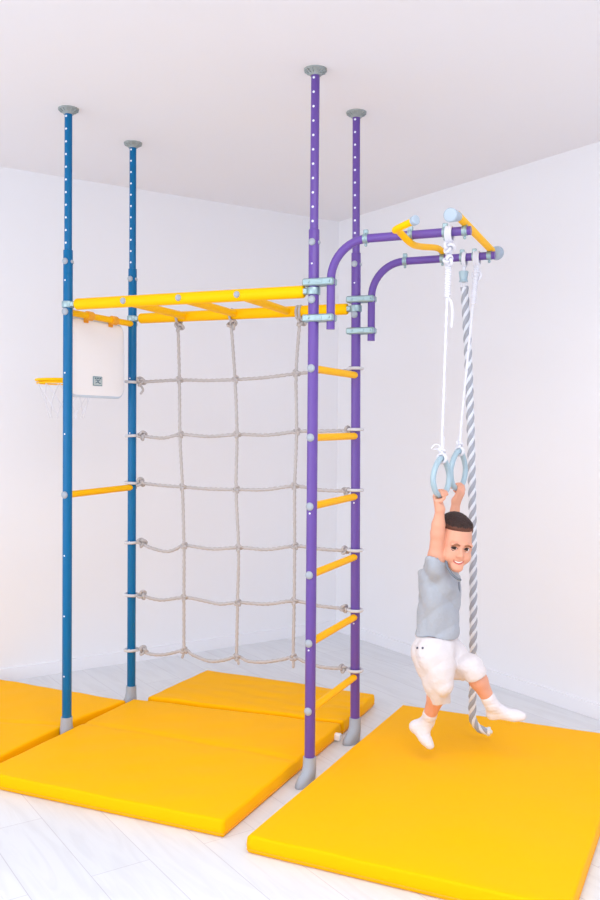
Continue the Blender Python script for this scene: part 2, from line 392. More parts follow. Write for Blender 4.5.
# bent grip bar and straight grip bar lying across the two arms
F1 = gf+A2*.374+UP*2.030; R1 = gr+A2*.374+UP*2.086
mb = MB(); pts = [at(413.6, 221, 3.0), at(396, 229.5, 3.085), at(399, 231.5, 3.13), F1, at(420, 246.5, 3.37), R1-B2*.10-UP*.002, R1]
tube(mb, spline(pts, 6), .0122, 16); o = part(mb, 'grip_bar', 'yellow', frame, label='bent yellow grip bar')
mb = MB(); d = (pts[0]-pts[1]).normalized(); cyl(mb, pts[0]-d*.004, pts[0]+d*.016, .0165, seg=18, rnd=.004); part(mb, 'end_cap', 'foam', o)
mb = MB(); sph(mb, R1+B2*.004, .018, (1, .7, 1), (A2, B2, UP)); part(mb, 'end_cap', 'foam', o)
F2 = gf+A2*.570+UP*(ZA+.0158+.014); R2 = gr+A2*.565+UP*(ZA+.0158+.014)
mb = MB(); tube(mb, [F2-B2*.12, R2+B2*.05], .0140, 18); o = part(mb, 'grip_bar', 'yellow', frame, label='straight yellow grip bar with round foam ends')
mb = MB(); e = at(450, 215, 2.935); d = (F2-B2*.09-e).normalized(); cyl(mb, e, e+d*.12, .0235, .0165, seg=24, rnd=.006); part(mb, 'end_cap', 'foam', o)
mb = MB(); e = at(497.5, 253.5, 3.70); d = (R2-e).normalized(); cyl(mb, e, e+d*.035, .0290, .024, seg=24, rnd=.007); part(mb, 'end_cap', 'foam', o)

# ------------------------------------------------------------------ rope net
def on_net(u, v, off=0.):
    D = at(u, v, 1.)-Vector((0, 0, EYE)); t = (on('bb', 1.).xy.to_3d().dot(B2)+off)/D.dot(B2)
    return D*t+Vector((0, 0, EYE))
net = empty('climbing_net', on_net(237, 500).xy.to_3d(), label='grey knotted rope climbing net strung between the poles below the monkey bars', cat='rope net')
ROWS = [
    dict(k=(141, 382), n=[(180.5, 380), (236, 379.5), (297, 373.5)], sag=[(160, 381)], r=(352, 370.5), z=1.586+.022),
    dict(k=(142, 436), n=[(181, 434.5), (238, 434.5), (297.5, 431.5)], sag=[(163, 438)], r=(347, 430.5), z=0),
    dict(k=(140.5, 483), n=[(183.5, 487), (237, 489.5), (295.5, 486)], sag=[(162, 485.5)], r=(346, 491), z=0),
    dict(k=(142, 543), n=[(185, 545.5), (239.5, 547.5), (295.5, 546)], sag=[(150, 547.5), (166, 551.5), (176, 549)], r=(345, 550.5), z=0),
    dict(k=(142, 595.5), n=[(185, 597.5), (238.5, 602.5), (295, 601)], sag=[(160, 600)], r=(344, 608.5), z=0),
    dict(k=(143.5, 651), n=[(185, 650), (237.5, 656.5), (294, 657)], sag=[(150, 654), (165, 654.5)], r=(343, 668.5), z=0)]
SAG2 = [[(208, 380.5)], [(208, 436.5)], [(210, 489)], [(212, 549)], [(205, 601), (220, 604)], [(192, 654.5), (209, 661), (224, 660)]]
SAG3 = [[(266, 377.5)], [(268, 435)], [(266, 489.5)], [(267, 549.5)], [(266, 604)], [(248, 661), (264, 662), (282, 659.5)]]
SAG4 = [[(318, 372)], [(320, 431)], [(320, 490)], [(320, 549)], [(320, 606)], [(305, 662), (322, 667)]]
NODES = []
for i, R in enumerate(ROWS):
    n = R['n']; px = [R['k']]+R['sag']+[n[0]]+SAG2[i]+[n[1]]+SAG3[i]+[n[2]]+SAG4[i]+[R['r']]
    path = spline([on_net(*p) for p in px], 6)
    mb = MB(); laid_rope(mb, path, .0074, .034, 9); rp_ = part(mb, 'horizontal_rope', 'net', net)
    mb = MB(); knot(mb, on_net(*R['k'])+UP*.002, (-.2, -1, .1), .0165, .0064, 0, i*.8); part(mb, 'knot', 'net', rp_)
    mb = MB(); knot(mb, on_net(*R['r']), (-.2, -1, .1), .013, .006, 0, i*1.3); part(mb, 'knot', 'net', rp_)
    mb = MB(); z = on_net(*R['k']).z; loop_around(mb, on('bb', z), UP+A2*.05*(-1)**i, RL+.0110, .0068); obox(mb, on('bb', z)+A2*.032, A2*.008, B2*.006, UP*.005, .002)
    part(mb, 'pole_loop', 'netw', rp_)
    mb = MB(); v = (368.5, 429.5, 490, 550, 610, 670)[i]; p = on('pr', at(357, v, PR.y).z); loop_around(mb, p, UP, RL+.0100, .0068); obox(mb, p-A2*.032, A2*.009, B2*.006, UP*.005, .002)
    part(mb, 'pole_loop', 'netw', rp_)
    if i == 0:
        mb = MB(); tube(mb, spline([on_net(141, 386), on_net(143, 390), on_net(140.5, 394)], 4), .0055, 8); part(mb, 'rope_tail', 'net', rp_)
    NODES.append([on_net(*p) for p in n])
for j, (tu, tv) in enumerate([(178, 324), (231, 323), (300, 318)]):
    px = [(tu, tv)]+[R['n'][j] for R in ROWS]
    pts = [on_net(*p) for p in px]
    path = spline([p-B2*.010 if k else p for k, p in enumerate(pts)], 6)
    mb = MB(); laid_rope(mb, path, .0070, .034, 9); vr = part(mb, 'vertical_rope', 'net', net)
    for k, p in enumerate(pts[1:]):
        mb = MB(); knot(mb, p-B2*.008, (-.2, -1, 0), .0115, .0060, 0, k*1.1+j); part(mb, 'knot', 'net', vr)
    # tail below the last knot
    b = pts[-1]; tx = ((-3, 8), (1, 8), (-1, 11))[j]; lo = ROWS[-1]['n'][j]
    mb = MB(); tube(mb, spline([b-B2*.01, on_net(lo[0]+tx[0]*.6, lo[1]+tx[1]*.6, -.01), on_net(lo[0]+tx[0], lo[1]+tx[1], -.01)], 4), [.006]*8+[.0045], 8); part(mb, 'rope_tail', 'net', vr)
    # hitch over the rear rail with a big knot below it
    t = (pts[0]-ra).dot(rd); c = ra+rd*t; mb = MB()
    loop_around(mb, c-UP*.006+rd*.006, rd, .0285, .006, 0, 8, 24)
    if j == 2: loop_around(mb, c-UP*.006-rd*.008, rd, .0285, .006, 0, 8, 24)
    part(mb, 'rail_loop', 'net', vr)
    mb = MB(); knot(mb, c-UP*.047+rd*.006, (-.3, -1, 0), .0165, .0062, 0, j*.9); part(mb, 'knot', 'net', vr)

# ------------------------------------------------------------------ basketball backboard hooked on the upper blue rung
bd0 = on('bf', 0); bd0 = Vector((bd0.x, bd0.y, 0)); off = -A2*.020
bb_root = empty('basketball_backboard', (bd0+off+B2*.25), label='white plastic basketball backboard with yellow hoop hanging between the blue poles', cat='basketball hoop')
def rounded_plate(mb, c, X, Z, N, w, h, r, th, mi=0, n=6):
    ring = []
    for sx, sz, a0 in ((1, 1, 0), (-1, 1, 90), (-1, -1, 180), (1, -1, 270)):
        for k in range(n+1):
            q = math.radians(a0+90*k/n); ring.append((sx*(w-r)+r*math.cos(q), sz*(h-r)+r*math.sin(q)))
    m = len(ring); vs = []; fs = []
    for d, s in ((-th, 1), (-th*.2, 1.), (th, 1)):
        for x, z in ring: vs.append(c+X*x*s+Z*z*s+N*d)
    for i in range(2):
        for k in range(m): fs.append((i*m+k, i*m+(k+1) % m, (i+1)*m+(k+1) % m, (i+1)*m+k))
    fs += [tuple(range(m)), tuple(2*m+k for k in range(m))]
    mb.add(vs, fs, mi)
bc = bd0+off+B2*.245+UP*1.662
mb = MB(); rounded_plate(mb, bc, B2, UP, A2, .204, .165, .045, .006)
board = part(mb, 'board', 'board', bb_root)
mb = MB(); ring = []
for sx, sz, a0 in ((1, 1, 0), (-1, 1, 90), (-1, -1, 180), (1, -1, 270)):
    for k in range(7):
        q = math.radians(a0+90*k/6); ring.append(bc-A2*.004+B2*(sx*.159+.049*math.cos(q))+UP*(sz*.120+.049*math.sin(q)))
tube(mb, ring, .0075, 8, closed=True); part(mb, 'rim', 'boardedge', board, label='pale blue raised edge')
lc = at(98.5, 381.2, 4.03); lc = bc+B2*(lc-bc).dot(B2)+UP*(lc.z-bc.z)+A2*.0066
mb = MB(); rounded_plate(mb, lc, B2, UP, A2, .0345, .0215, .003, .0012)
rounded_plate(mb, lc+A2*.0009, B2, UP, A2, .0300, .0175, .003, .0012, 1)
for q in (-.018, 0, .018): obox(mb, lc+A2*.0024+B2*q+UP*.0125, B2*.006, A2*.0008, UP*.0028, 0, 2)
tube(mb, spline([lc+A2*.0026+B2*x*1.6+UP*z for x, z in ((-.011, .004), (-.004, .005), (.000, -.001), (.004, -.008), (.012, -.009))], 4), .0019, 6, 3)
tube(mb, spline([lc+A2*.0026+B2*x*1.6+UP*z for x, z in ((.009, .006), (.002, .002), (-.003, -.005), (-.011, -.009))], 4), .0016, 6, 3)
part(mb, 'logo', ['logo', 'logolt', 'logodk', 'logodk'], board, label='small grey-blue square emblem')
zr = 1.845
for q in (.15, .335):
    c = on('bf', zr)+B2*q; mb = MB()
    cyl(mb, c-B2*.020, c+B2*.020, .0205, seg=18, rnd=.004); obox(mb, c-A2*.017-UP*.012, A2*.003, B2*.016, UP*.018, .002)
    part(mb, 'hook', 'grip', bb_root, label='orange hook over the rung')
hc = bd0+off+B2*.248-A2*.170+UP*1.568
mb = MB(); loop_around(mb, hc, UP, .135, .0058, 0, 10, 48); loop_around(mb, hc-UP*.014, UP, .131, .0035, 0, 8, 48)
obox(mb, hc+A2*.150-UP*.006, A2*.014, B2*.045, UP*.010, .003); hoop = part(mb, 'hoop', 'yellow', bb_root)
mb = MB(); n = 12
for k in range(n):
    for s in (-1, 1):
        pts = []
        for i in range(7):
            z = i/6; th = 2*PI*(k+s*.5*i*.55)/n; r = .129-.052*z**.8; pts.append(hc+Vector((math.cos(th)*r, math.sin(th)*r, -.014-.16*z)))
        tube(mb, pts, .0013, 5)
part(mb, 'hoop_net', 'white', hoop, label='thin white hoop net')

# ------------------------------------------------------------------ rings and rope hung from the arms
def ring_thing(label, base, t, top, bot, gd, winds, Y):
    # top/bot: pixel heights turned to points of the oval grip; gd: horizontal axis of the oval
    pt, pb = at(*top, Y), at(*bot, Y); up = (pt-pb); h = up.length/2; up = up.normalized(); c = (pt+pb)/2
    g = (gd-up*gd.dot(up)).normalized(); arm = base+A2*t+UP*ZA
    root = empty('gymnastic_ring', (c.x, c.y, 0), label=label, cat='gymnastic ring', group='gymnastic rings')
    mb = MB(); pts = []; r = .0107; hh = h-r; w = .0735-r
    for k in range(48):
        q = 2*PI*k/48; x = math.sin(q); z = math.cos(q)
        wd = w*(1-.34*max(0, z)**1.3); x = math.copysign(abs(x)**.88, x); pts.append(c+g*x*wd+up*z*hh)
    tube(mb, pts, r, 14, closed=True); grip = part(mb, 'grip', 'ring', root)
    # rope from the arm down to the grip
    top_p = arm-UP*.03; d = (pt-top_p)
    mb = MB()
    a = top_p+d.normalized()*winds
    if t < .52: laid_rope(mb, [a, pt+UP*.012], .0052, .02, 8); laid_rope(mb, [pt+UP*.07+A2*.006, pt+UP*.008+A2*.003], .005, .02, 8)
    else: laid_rope(mb, [a, pt+UP*.10, pt-UP*.006], .0052, .02, 8); laid_rope(mb, [a+A2*.010, pt+UP*.10+A2*.009, pt-UP*.006+A2*.006], .0048, .02, 8)
    rope = part(mb, 'rope', 'white', root)
    mb = MB(); loop_around(mb, pt-up*r, g, .0165, .0048); loop_around(mb, pt-up*r+g*.006, g, .0165, .0048); knot(mb, pt+UP*.016, (-.2, -1, 0), .010, .0046); part(mb, 'knot', 'white', rope)
    # hitch on the arm and winding below it
    mb = MB(); dn = d.normalized()
    for k in range(3): loop_around(mb, arm-UP*.008+A2*(-.008+.008*k), A2, .026, .0048)
    n = int(winds/.0085); hp = []
    for k in range(n*10): s = k/10*.0085; th = 2*PI*k/10; hp.append(top_p+dn*s+(A2*math.cos(th)+B2*math.sin(th))*.0078)
    tube(mb, hp, .0047, 6); tube(mb, [top_p, a], .006, 8)
    part(mb, 'hitch', 'white', rope)
    return root, c, g, up, hh, w, pt, rope, a
grip_dir = Vector((.60, .80, 0))
R1d = ring_thing('grey-blue gymnastic ring on white rope from the front support arm, farther from the thick rope', gf, .515, (441.5, 455.5), (441, 498), grip_dir, .20, 3.30)
R2d = ring_thing('grey-blue gymnastic ring on white rope from the rear support arm, beside the thick rope', gr, .515, (459, 448.5), (457.5, 491), grip_dir, .17, 3.49)
# frayed ends at the first ring, dangling end of its winding
mb = MB(); p = R1d[6]+UP*.014
tube(mb, spline([p, p+Vector((-.012, -.01, .024)), p+Vector((-.028, -.01, .026)), p+Vector((-.04, -.012, .012))], 5), .0026, 6)
tube(mb, spline([p, p+Vector((-.016, -.01, .010)), p+Vector((-.03, -.01, .008))], 5), .0022, 6)
part(mb, 'rope_tail', 'white', R1d[7])
mb = MB(); p = R1d[8]; tube(mb, spline([p+A2*.006, p+A2*.016-UP*.02, p+A2*.020-UP*.06, p+A2*.016-UP*.105], 5), .0046, 7); part(mb, 'rope_tail', 'white', R1d[7])
mb = MB(); p = gf+A2*.515+UP*ZA-UP*.055; knot(mb, p-B2*.008, (-.2, -1, 0), .015, .0055); knot(mb, p-UP*.045-B2*.006, (-.2, -1, 0), .013, .0055, 0, 1); part(mb, 'knot', 'white', R1d[7])
mb = MB(); p = gr+A2*.515+UP*ZA-UP*.075; loop_around(mb, p, B2, .017, .0055); loop_around(mb, p-UP*.022, A2, .012, .005); part(mb, 'knot', 'white', R2d[7])

# thick laid rope
arm = gr+A2*.462+UP*ZA
rope_top = at(464.5, 287, 3.635)
path = [rope_top, at(468.3, 360, 3.64), at(471.2, 450, 3.64), at(472.8, 540, 3.645), at(473.4, 620, 3.65), at(472.8, 680, 3.655), at(472.3, 712, 3.66), at(473.5, 721, 3.66), at(478, 727.5, 3.66), at(484, 730.5, 3.655), at(489, 731.5, 3.65)]
rr = empty('climbing_rope', (path[-1].x, path[-1].y, 0), label='thick grey and white twisted climbing rope hanging from the rear support arm', cat='climbing rope')
path = spline(path, 8)
mb = MB(); strands(mb, path, .0074, .0094, .105, (0, PI), 0, .006, 10); tube(mb, path, .006, 8); part(mb, 'grey_strands', 'rgrey', rr, label='grey strands')
mb = MB(); strands(mb, path, .0082, .0074, .105, (PI/2, -PI/2), 0, .006, 10); part(mb, 'white_strands', 'rwhite', rr, label='white strands')
mb = MB(); e = path[-1]; d = (path[-1]-path[-5]).normalized(); cyl(mb, e-d*.008, e+d*.006, .0185, seg=16, rnd=.004); sph(mb, e+d*.006, .009, mi=0); part(mb, 'end_cap', 'rwhite', rr)
mb = MB(); loop_around(mb, arm-UP*.010, A2, .027, .005); loop_around(mb, arm-UP*.010+A2*.007, A2, .027, .005); tube(mb, [arm-UP*.035, arm-UP*.06], .009, 10); part(mb, 'hanging_loop', 'white', rr)
mb = MB(); c = arm-UP*.070; cyl(mb, c+UP*.014, c-UP*.024, .020, .016, seg=8, rnd=.003); cyl(mb, c-UP*.024, c-UP*.030, .019, seg=18, rnd=.002); part(mb, 'thimble', 'ring', rr, label='grey-blue rope thimble')
mb = MB()
for s in (-1, 1): tube(mb, [c-UP*.028+A2*s*.011, rope_top-UP*.004+A2*s*.009], .0045, 8)
part(mb, 'strap', 'white', rr)

# ------------------------------------------------------------------ mats
def gym_mat(corners, label, seed, th=.06, crease=None, bow=0.):
    # corners: front-left, front-right, back-right, back-left (x, y) at the top edge
    rnd = random.Random(seed); Q = [Vector((x, y, 0)) for x, y in corners]; c = sum(Q, Vector())/4
    root = empty('gym_mat', (c.x, c.y, 0), label=label, cat='gym mat', group='yellow gym mats')
    N = 60; r = .0095
    def pt(s, t): return (Q[0]*(1-s)+Q[1]*s)*(1-t)+(Q[3]*(1-s)+Q[2]*s)*t+(Q[0]-Q[1]).normalized()*bow*s*math.sin(PI*t)
    bum = [(rnd.uniform(0, 1), rnd.uniform(0, 1), rnd.uniform(0, PI), rnd.uniform(2, 6), rnd.uniform(0, 6), rnd.uniform(.0003, .0010)) for _ in range(9)]
    def hgt(s, t):
        z = th
        for bs, bt, a, f, p, am in bum:
            x = (s-bs)*math.cos(a)+(t-bt)*math.sin(a); y = -(s-bs)*math.sin(a)+(t-bt)*math.cos(a); z += am*math.sin(x*f*6+p)*math.exp(-(y*y*3))
        e = min(s, 1-s, t, 1-t); z += .004*(1-math.exp(-e*9))
        if crease:
            (s0, t0), (s1, t1) = crease; dx, dy = s1-s0, t1-t0; l = math.hypot(dx, dy); d = ((s-s0)*dy-(t-t0)*dx)/l
            z -= .0055*math.exp(-(d/.014)**2)
        return z
    W = (Q[1]-Q[0]).length; L_ = (Q[3]-Q[0]).length
    vs = []; fs = []; border = [(i/N, 0) for i in range(N)]+[(1, i/N) for i in range(N)]+[(1-i/N, 1) for i in range(N)]+[(0, 1-i/N) for i in range(N)]
    m = len(border)
    def inset(s, t, d):
        a, b = d/W, d/L_; return pt(a+(1-2*a)*s, b+(1-2*b)*t)
    prof = [(.010, 0), (.003, .003), (0, .010), (-.002, th*.5)]+[(r*(1-math.cos(q)), th-r+r*math.sin(q)) for q in [PI/2*k/5 for k in range(0, 6)]]
    for d, z in prof:
        for s, t in border:
            p = inset(s, t, d); k = (z/th)**4; vs.append((p.x, p.y, z+(hgt(s, t)-th)*k))
    for i in range(len(prof)-1):
        for k in range(m): fs.append((i*m+k, i*m+(k+1) % m, (i+1)*m+(k+1) % m, (i+1)*m+k))
    last = (len(prof)-1)*m; gi = {}
    for k, (s, t) in enumerate(border): gi[(round(s*N), round(t*N))] = last+k
    for i in range(1, N):
        for j in range(1, N):
            s, t = i/N, j/N; p = inset(s, t, r); gi[(i, j)] = len(vs); vs.append((p.x, p.y, hgt(s, t)))
    for i in range(N):
        for j in range(N): fs.append((gi[(i, j)], gi[(i+1, j)], gi[(i+1, j+1)], gi[(i, j+1)]))
    fs.append(tuple(range(m))[::-1])
    mb = MB(); mb.add(vs, fs); part(mb, 'cover', 'mat', root, 180)
    mb = MB(); ring = [inset(s, t, -.0008) for s, t in border]; tube(mb, [Vector((p.x, p.y, .014)) for p in ring], .0022, 6, closed=True); part(mb, 'seam', 'matseam', root, label='stitched lower seam')
    return root
V2 = lambda x, y: Vector((x, y))
fl, u_, w_ = V2(-.160, 2.815), V2(.4375, .8992), V2(.9055, -.4240)
gym_mat([fl, fl+w_*1.0, fl+w_*1.0+u_*1.5, fl+u_*1.487], 'large yellow gym mat under the boy and the thick rope, nearest the right wall', 1)
gym_mat([(-1.190, 3.318), (-.245, 2.915), (.187, 3.882), (-.786, 4.212)], 'yellow gym mat inside the climbing frame, in front of the small rear mat', 2, crease=((0, .62), (1, .56)))
gym_mat([(-.722, 4.243), (.200, 3.905), (.371, 4.307), (-.488, 4.716)], 'small yellow gym mat lying behind the rope net', 3)
gym_mat([(-2.08, 3.66), (-1.228, 3.30), (-.820, 4.186), (-1.655, 4.575)], 'yellow gym mat on the far left, running out of the picture beside the blue pole', 4, bow=.034, crease=((0, .283), (1, .587)))
for n, (u, v, lab, s) in enumerate(((337, 739.5, 'small white plastic block against the mat side between the two purple poles', .0165), (127.3, 704.5, 'tiny white plastic block at the mat corner by the rear blue pole', .010))):
    D = at(u, v, 1)-Vector((0, 0, EYE)); p = D*(-EYE/D.z)+Vector((0, 0, EYE)); r_ = empty('plastic_block', (p.x, p.y, 0), label=lab, cat='block')
    p = Vector((-.806, 4.228, 0)) if n else Vector((.170, 3.820, .008))
    X = Vector((.9055, -.424, 0)); Yv = Vector((.424, .9055, 0)); mb = MB(); obox(mb, p+UP*s*.85+Yv*s*.0, X*s, Yv*s*.8, UP*s*.85, .003); part(mb, 'body', 'block', r_)
    mb = MB(); obox(mb, p+UP*s*1.72, X*s*.55, Yv*s*.4, UP*s*.04, .0005); part(mb, 'top_cover', 'block', r_)
# ------------------------------------------------------------------ the boy (one continuous body grown from a distance field)
class SDF:
    def __init__(s): s.p = []
    def cone(s, a, b, ra, rb=None, k=.012, op='u'):
        s.p.append(('c', np.array(a, float), np.array(b, float), ra, ra if rb is None else rb, k, op)); return s
    def ell(s, c, axes, rad, k=.012, op='u'):
        s.p.append(('e', np.array(c, float), np.array([list(a) for a in axes], float), np.array(rad, float), 0, k, op)); return s
    def half(s, c, n, k=.003, op='s'):     # removes everything on the side n points to
        n = np.array(n, float); s.p.append(('h', np.array(c, float), n/np.linalg.norm(n), 0, 0, k, op)); return s
    @staticmethod
    def dist(q, X):
        if q[0] == 'c':
            a, b, ra, rb = q[1:5]; ba = b-a; l2 = max(ba@ba, 1e-12); pa = X-a; h = np.clip((pa@ba)/l2, 0, 1)
            return np.linalg.norm(pa-h[..., None]*ba, axis=-1)-(ra+(rb-ra)*h)
        if q[0] == 'e':
            L_ = (X-q[1])@q[2].T; k0 = np.linalg.norm(L_/q[3], axis=-1); k1 = np.linalg.norm(L_/q[3]**2, axis=-1)
            return k0*(k0-1)/np.maximum(k1, 1e-9)
        if q[0] == 'g': return q[1].at(X)
        return -((X-q[1])@q[2])            # negative on the removed side
    def box(s, q):
        if q[0] == 'c': r = max(q[3], q[4]); lo = np.minimum(q[1], q[2])-r; hi = np.maximum(q[1], q[2])+r
        elif q[0] == 'e': r = np.sqrt(((q[2]*q[3][:, None])**2).sum(0)); lo = q[1]-r; hi = q[1]+r
        elif q[0] == 'g':
            bs = [s.box(t) for t in q[1].p if t[6] == 'u']; lo = np.min([b[0] for b in bs], 0)-.006; hi = np.max([b[1] for b in bs], 0)+.006
        else: return None
        return lo, hi
    @staticmethod
    def comb(f, d, k, op):
        if op == 'u': h = np.maximum(k-np.abs(f-d), 0)/k; return np.minimum(f, d)-h*h*k*.25
        if op == 's': d = -d
        h = np.maximum(k-np.abs(f-d), 0)/k; return np.maximum(f, d)+h*h*k*.25
    def at(s, X):
        X = np.asarray(X, float); f = np.full(X.shape[:-1], 1.)
        for q in s.p: f = s.comb(f, s.dist(q, X), q[5], q[6])
        return f
    def mesh(s, h, extra=None):
        bs = [s.box(q) for q in s.p if q[6] == 'u']; lo = np.min([b[0] for b in bs], 0)-4*h; hi = np.max([b[1] for b in bs], 0)+4*h
        n = np.ceil((hi-lo)/h).astype(int)+1; F = np.full(n, 1., np.float32); ax = [lo[i]+h*np.arange(n[i]) for i in range(3)]
        for q in s.p:
            b = s.box(q); m = q[5]+3*h
            if b is None: i0, i1 = np.zeros(3, int), n
            else: i0 = np.clip(((b[0]-m-lo)/h).astype(int), 0, n); i1 = np.clip(((b[1]+m-lo)/h).astype(int)+2, 0, n)
            if (i1 <= i0).any(): continue
            sl = tuple(slice(i0[i], i1[i]) for i in range(3)); G = np.stack(np.meshgrid(*[ax[i][sl[i]] for i in range(3)], indexing='ij'), -1)
            F[sl] = s.comb(F[sl], s.dist(q, G), q[5], q[6])
        if extra is not None:
            near = np.argwhere(np.abs(F) < 4*h); P = lo+near*h; F[tuple(near.T)] += extra(P).astype(np.float32)
        S = F < 0; c = np.zeros(n-1, int)
        for d in range(8): o = ((d >> 2) & 1, (d >> 1) & 1, d & 1); c += S[o[0]:n[0]-1+o[0], o[1]:n[1]-1+o[1], o[2]:n[2]-1+o[2]]
        cells = np.argwhere((c > 0) & (c < 8)); idx = -np.ones(n-1, int); idx[tuple(cells.T)] = np.arange(len(cells))
        acc = np.zeros((len(cells), 3)); cnt = np.zeros(len(cells))
        cor = [(i, j, k) for i in (0, 1) for j in (0, 1) for k in (0, 1)]
        val = {o: F[cells[:, 0]+o[0], cells[:, 1]+o[1], cells[:, 2]+o[2]] for o in cor}
        for o in cor:
            for a in range(3):
                if o[a]: continue
                p = list(o); p[a] = 1; p = tuple(p); u, v = val[o], val[p]; m = (u < 0) != (v < 0)
                t = np.where(m, u/np.where(m, u-v, 1), 0); q = np.tile(np.array(o, float), (len(cells), 1)); q[:, a] += t
                acc[m] += q[m]; cnt[m] += 1
        V = lo+h*(cells+acc/cnt[:, None]); quads = []
        for a in range(3):
            e = [1, 1, 1]; e[a] = 0; b, cc = [x for x in range(3) if x != a]
            A = S[tuple(slice(1, -1) if x != a else slice(0, -1) for x in range(3))]; B = S[tuple(slice(1, -1) if x != a else slice(1, None) for x in range(3))]
            E_ = np.argwhere(A != B)
            if not len(E_): continue
            sg = A[tuple(E_.T)]; g = E_+np.array([1 if x != a else 0 for x in range(3)])
            def ci(db, dc):
                g2 = g.copy(); g2[:, b] += db; g2[:, cc] += dc; return idx[tuple(g2.T)]
            Q = np.stack([ci(-1, -1), ci(0, -1), ci(0, 0), ci(-1, 0)], 1); fl = sg if a != 1 else ~sg
            Q[~fl] = Q[~fl][:, ::-1]; quads.append(Q)
        Q = np.concatenate(quads); return V, Q[(Q >= 0).all(1)]
def sdf_obj(name, V, Q, mats, parent=None, mi=None, smooth=1):
    # light relaxation evens the quads out
    for _ in range(smooth):
        acc = np.zeros_like(V); cnt = np.zeros(len(V))
        for k in range(4):
            a, b = Q[:, k], Q[:, (k+1) % 4]; np.add.at(acc, a, V[b]); np.add.at(acc, b, V[a]); np.add.at(cnt, a, 1); np.add.at(cnt, b, 1)
        V = V*.5+.5*acc/np.maximum(cnt, 1)[:, None]
    me = bpy.data.meshes.new(name); me.from_pydata(V.tolist(), [], Q.tolist()); me.update()
    for k in mats: me.materials.append(M[k])
    if mi is not None: me.polygons.foreach_set('material_index', mi(V[Q].mean(1)).astype(int).tolist())
    me.polygons.foreach_set('use_smooth', [True]*len(me.polygons))
    o = bpy.data.objects.new(name, me); C.objects.link(o)
    if parent: o.parent = parent
    return o
def n3(v): v = Vector(v); return v.normalized()
YB = 3.41
fac = n3((.74, -.67, 0)); lat = n3((.67, .74, 0))          # facing direction and his left
def hv(p, f=0, l=0, z=0): return Vector(p)+fac*f+lat*l+UP*z
chest = at(440, 588, YB); pelvis = at(436.5, 645, YB+.01)
shR, shL = at(436, 564, YB-.075), at(450, 566, YB+.085)
elR, elL = at(437.5, 533, YB-.10), at(452, 531, YB+.09)
barR = R1d[1]-R1d[3]*R1d[4]; barL = R2d[1]-R2d[3]*R2d[4]
B = SDF()
# torso, hips, neck
tilt = n3(chest-pelvis); tx = n3(lat-tilt*lat.dot(tilt)); ty = tilt.cross(tx)
B.ell(chest, (ty, tx, tilt), (.058, .088, .105), .02)
B.ell(chest+tilt*.055, (ty, tx, tilt), (.048, .092, .05), .03)
B.ell((chest+pelvis)/2-tilt*.005, (ty, tx, tilt), (.060, .076, .10), .03)
B.ell(pelvis, (ty, tx, tilt), (.064, .084, .075), .03)
headc = at(455.8, 539.0, YB-.055); HK = .94
F_ = n3((.16, -.985, -.03)); Rr = n3(Vector((1, 0, 0))-F_*F_.x); Uh = F_.cross(Rr)
Rr = (Rr*math.cos(math.radians(-7))+Uh*math.sin(math.radians(-7))).normalized(); Uh = F_.cross(Rr)
def hp(x, y, z): return headc+(Rr*x+F_*y+Uh*z)*HK
B.cone(chest+tilt*.06, hp(0, -.035, -.07), .040, .035, .02)
# arms
wrR = barR+Vector((-.004, -.006, -.052)); wrL = barL+Vector((-.004, .004, -.050))
for sh, el, wr in ((shR, elR, wrR), (shL, elL, wrL)):
    B.cone(hv(sh, 0, 0, -.012), sh+(el-sh)*.25, .036, .031, .02)
    B.cone(sh, el, .0315, .0250, .014); B.cone(el, el+(wr-el)*.35, .0248, .0235, .012); B.cone(el+(wr-el)*.35, wr, .0235, .0160, .012)
# hands: four fingers hooked over the bar, thumb closing under it
def hand(bar, d, s, wr, side):
    s = n3(s-d*s.dot(d)); r = .0107; K = []
    for k in range(4):
        o = d*((k-1.5)*.0125*side); fr = (.0062, .0064, .0063, .0056)[k]; L_ = (1., 1.06, 1.02, .86)[k]; R_ = r+fr
        def arc(a): return bar+o+s*math.cos(a)*R_+UP*math.sin(a)*R_
        a0 = -.35; K.append(arc(a0)); prev = arc(a0)
        for i, a in enumerate((.55, 1.45, 2.35, 2.35+.75*L_)):
            nx = arc(a); B.cone(prev, nx, fr-.0002*i, fr-.0002*(i+1), .0022); prev = nx
    for k in range(4): B.cone(K[k], wr+d*((k-1.5)*.006*side), .0072, .0120, .006)
    B.cone(K[1]*.5+K[2]*.5+s*.001-UP*.012, wr, .013, .0165, .012)
    t0 = wr-d*.010*side+UP*.012; t1 = bar-d*.027*side-UP*.020+s*.004; t2 = bar-d*.021*side-UP*.0185-s*.012; t3 = bar-d*.010*side-UP*.008-s*.0195
    B.cone(t0, t1, .0105, .0082, .008); B.cone(t1, t2, .0080, .0072, .003); B.cone(t2, t3, .0072, .0060, .003)
hand(barR, R1d[2], Vector((-.87, .5, 0)), wrR, 1)
hand(barL, R2d[2], Vector((.45, -.9, 0)), wrL, -1)
